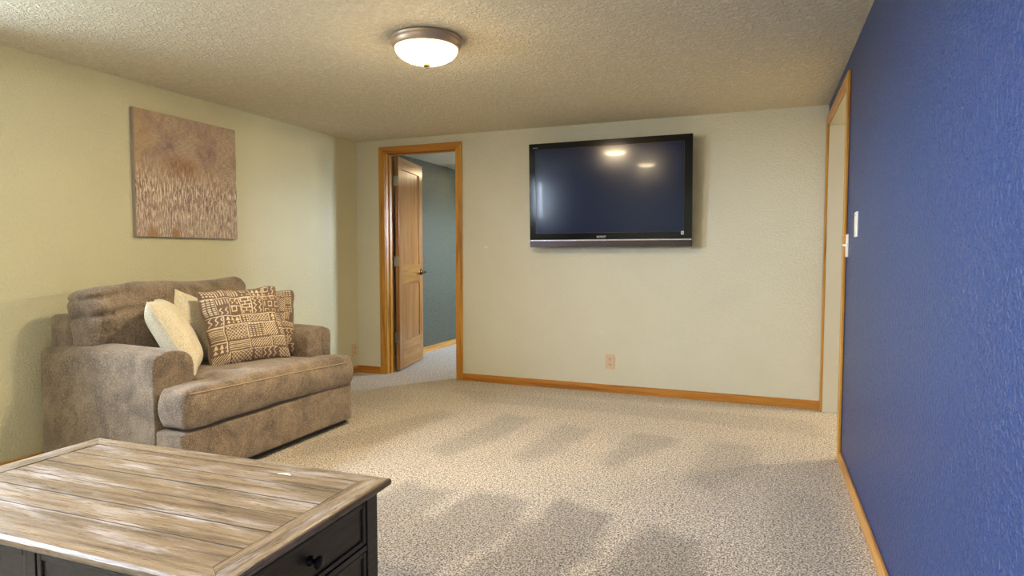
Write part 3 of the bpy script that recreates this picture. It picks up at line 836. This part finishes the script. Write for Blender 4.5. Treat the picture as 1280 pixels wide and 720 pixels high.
# front block-print pillow: bottom centre, direction of its lower edge, direction upwards
pillow('front block-print pillow in brown and cream, standing in the middle of the seat',
       (-2.735, 2.80, .478), (.40, .90, .03), (-.44, -.05, .88), .238, .085, 200, 1, ('printed', 'pipe'), pattern(5))
pillow('rear block-print pillow in brown and cream, tucked into the far corner of the armchair',
       (-2.90, 3.045, .478), (.60, .80, -.03), (-.24, .20, .90), .218, .075, 200, 2, ('printed', 'pipe'), pattern(11))
pillow('cream linen pillow leaning edge-on against the near armrest',
       (-2.90, 2.56, .478), (.72, -.69, 0), (-.33, -.33, .88), .225, .085, 70, 3, ('linen', 'zip'), pr=.003)
pillow('cream linen pillow almost hidden behind, only one corner showing',
       (-3.02, 2.675, .470), (.16, .95, -.30), (-.20, -.02, .95), .205, .055, 70, 4, ('linen', 'zip'), pr=.003)

# ------------------------------------------------------------------ coffee table
TR = R(1.8)
tb = thing('coffee_table', 'coffee table with weathered plank top and black drawers beside the armchair', 'table', (-1.592, 1.210, 0), (0, 0, TR))
TX, TY, TZ = .600, .324, .460
fw_x, fw_y, th = .076, .058, .024
g = .0014
def edge_board(name, pts, mat):
    """frame board of the top: polygon in x,y; outer lip rounded"""
    bm = bmesh.new()
    lo = [bm.verts.new((x, y, TZ - th)) for x, y in pts]; hi = [bm.verts.new((x, y, TZ)) for x, y in pts]
    bm.faces.new(lo[::-1]); bm.faces.new(hi)
    side = [bm.faces.new((lo[i], lo[(i + 1) % 4], hi[(i + 1) % 4], hi[i])) for i in range(4)]
    e = [ed for ed in bm.edges if set(ed.verts) in ({lo[0], lo[1]}, {hi[0], hi[1]})]
    bmesh.ops.bevel(bm, geom=e, offset=.0095, segments=4, profile=.5, affect='EDGES')
    link(name, bm, mat, tb)
a, b = TX - fw_x, TY - fw_y
edge_board('edge_board', [(-TX, TY), (TX, TY), (a, b), (-a, b)], 'plank_x')
edge_board('edge_board', [(TX, -TY), (-TX, -TY), (-a, -b), (a, -b)], 'plank_x')
edge_board('edge_board', [(TX - 0, TY - g), (TX, -TY + g), (a + g, -b), (a + g, b)], 'plank_y')
edge_board('edge_board', [(-TX, -TY + g), (-TX, TY - g), (-a - g, b), (-a - g, -b)], 'plank_y')
pw = 2 * b / 6
for i in range(6):
    dz = random.uniform(-.0012, 0)
    link('plank', boxes((-a + .0022, a - .0022, -b + pw * i + .0023, -b + pw * (i + 1) - .0023, TZ - .0055, TZ - .0006 + dz)), 'plank_x', tb)
link('groove_backing', boxes((-TX + .012, TX - .012, -TY + .012, TY - .012, TZ - th, TZ - .0022)), 'dark', tb)
link('under_moulding', boxes((-TX + .018, TX - .018, -TY + .018, TY - .018, TZ - th - .010, TZ - th), bevel=.003), 'black', tb)
BX, BY = TX - .030, TY - .030       # body half sizes
BZ0, BZ1 = .075, TZ - th - .008
P = .052
for sx in (-1, 1):
    for sy in (-1, 1):
        x, y = sx * (BX - P / 2), sy * (BY - P / 2)
        link('post', boxes((x - P / 2, x + P / 2, y - P / 2, y + P / 2, .0, BZ1), bevel=.002), 'black', tb)
ins = .012
link('case', boxes((-BX + ins + .012, BX - ins - .012, -BY + ins + .012, BY - ins - .012, BZ0, BZ1 - .005)), 'dark', tb)
def face_drawer(axis, s, u0, u1, z0, z1, knobs=True, name='drawer'):
    """drawer with raised frame and recessed panel, on the end (axis x) or the long side (axis y)"""
    d = BX if axis == 'x' else BY
    def bxs(u0, u1, z0, z1, din, dout, bev=.0015):
        bm = bmesh.new(); lo, hi = sorted((s * (d - din), s * (d - dout)))
        if axis == 'x': box(bm, lo, hi, u0, u1, z0, z1, bev)
        else: box(bm, u0, u1, lo, hi, z0, z1, bev)
        return bm
    D = link(name, bxs(u0 + .012, u1 - .012, z0 + .012, z1 - .012, .020, .009), 'black', tb)
    w = .015
    for (p0, p1, q0, q1) in ((u0 + w, u1 - w, z1 - w, z1), (u0 + w, u1 - w, z0, z0 + w), (u0, u0 + w, z0, z1), (u1 - w, u1, z0, z1)):
        link('drawer_moulding', bxs(p0, p1, q0, q1, .020, .003, .003), 'black', D)
    if knobs:
        for ku in knobs:
            k = link('knob', lathe([(0, 0), (.013, 0), (.013, .003), (.006, .006), (.0055, .016), (.010, .020), (.016, .024), (.0165, .029), (.012, .033), (0, .035)], 24), 'knob', D, smooth=True)
            zc = (z0 + z1) / 2
            if axis == 'x': k.rotation_euler = (0, R(90) * s, 0); k.location = (s * (d - .009), ku, zc)
            else: k.rotation_euler = (R(-90) * s, 0, 0); k.location = (ku, s * (d - .009), zc)
    return D
zA, zB = BZ1 - .012, BZ1 - .135
zC, zD = zB - .020, zB - .020 - .135
for s in (-1, 1):
    u = BY - P - .002
    face_drawer('x', s, -u, u, zB, zA, (0,)); face_drawer('x', s, -u, u, zD, zC, (0,))
    lo, hi = sorted((s * (BX - .020), s * (BX - .001)))
    for z0_, z1_ in ((zB - .018, zB - .002), (BZ0, zD - .002), (zA + .002, BZ1)):
        link('rail', boxes((lo, hi, -u, u, z0_, z1_), bevel=.0015), 'black', tb)
for s in (-1, 1):
    u = BX - P - .002; mid = .016
    lo, hi = sorted((s * (BY - .020), s * (BY - .001)))
    for (u0, u1) in ((-u, -mid), (mid, u)):
        face_drawer('y', s, u0, u1, zB, zA, False, 'panel' if s > 0 else 'drawer'); face_drawer('y', s, u0, u1, zD, zC, False, 'panel' if s > 0 else 'drawer')
    link('stile', boxes((-mid + .002, mid - .002, lo, hi, BZ0, BZ1), bevel=.0015), 'black', tb)
    for z0_, z1_ in ((zB - .018, zB - .002), (BZ0, zD - .002), (zA + .002, BZ1)):
        link('rail', boxes((-u, -mid, lo, hi, z0_, z1_), bevel=.0015), 'black', tb)
        link('rail', boxes((mid, u, lo, hi, z0_, z1_), bevel=.0015), 'black', tb)
# small pale mark on the top
up_, dn = [], []
for i in range(13):
    f = i / 12; x = -.024 + .048 * f; c_ = .006 * math.sin(math.pi * f); wv = .0048 * math.sin(math.pi * min(1, f * .96 + .04)) * (.6 + .6 * f) + .0005
    up_.append((x, c_ + wv)); dn.append((x, c_ - wv))
sm_ = link('pale_mark', prism(up_ + dn[::-1], 'z', 0, .0012, 0), 'mark', tb, loc=(.288, .236, TZ - .0004)); sm_['label'] = 'small pale mark on the wood'
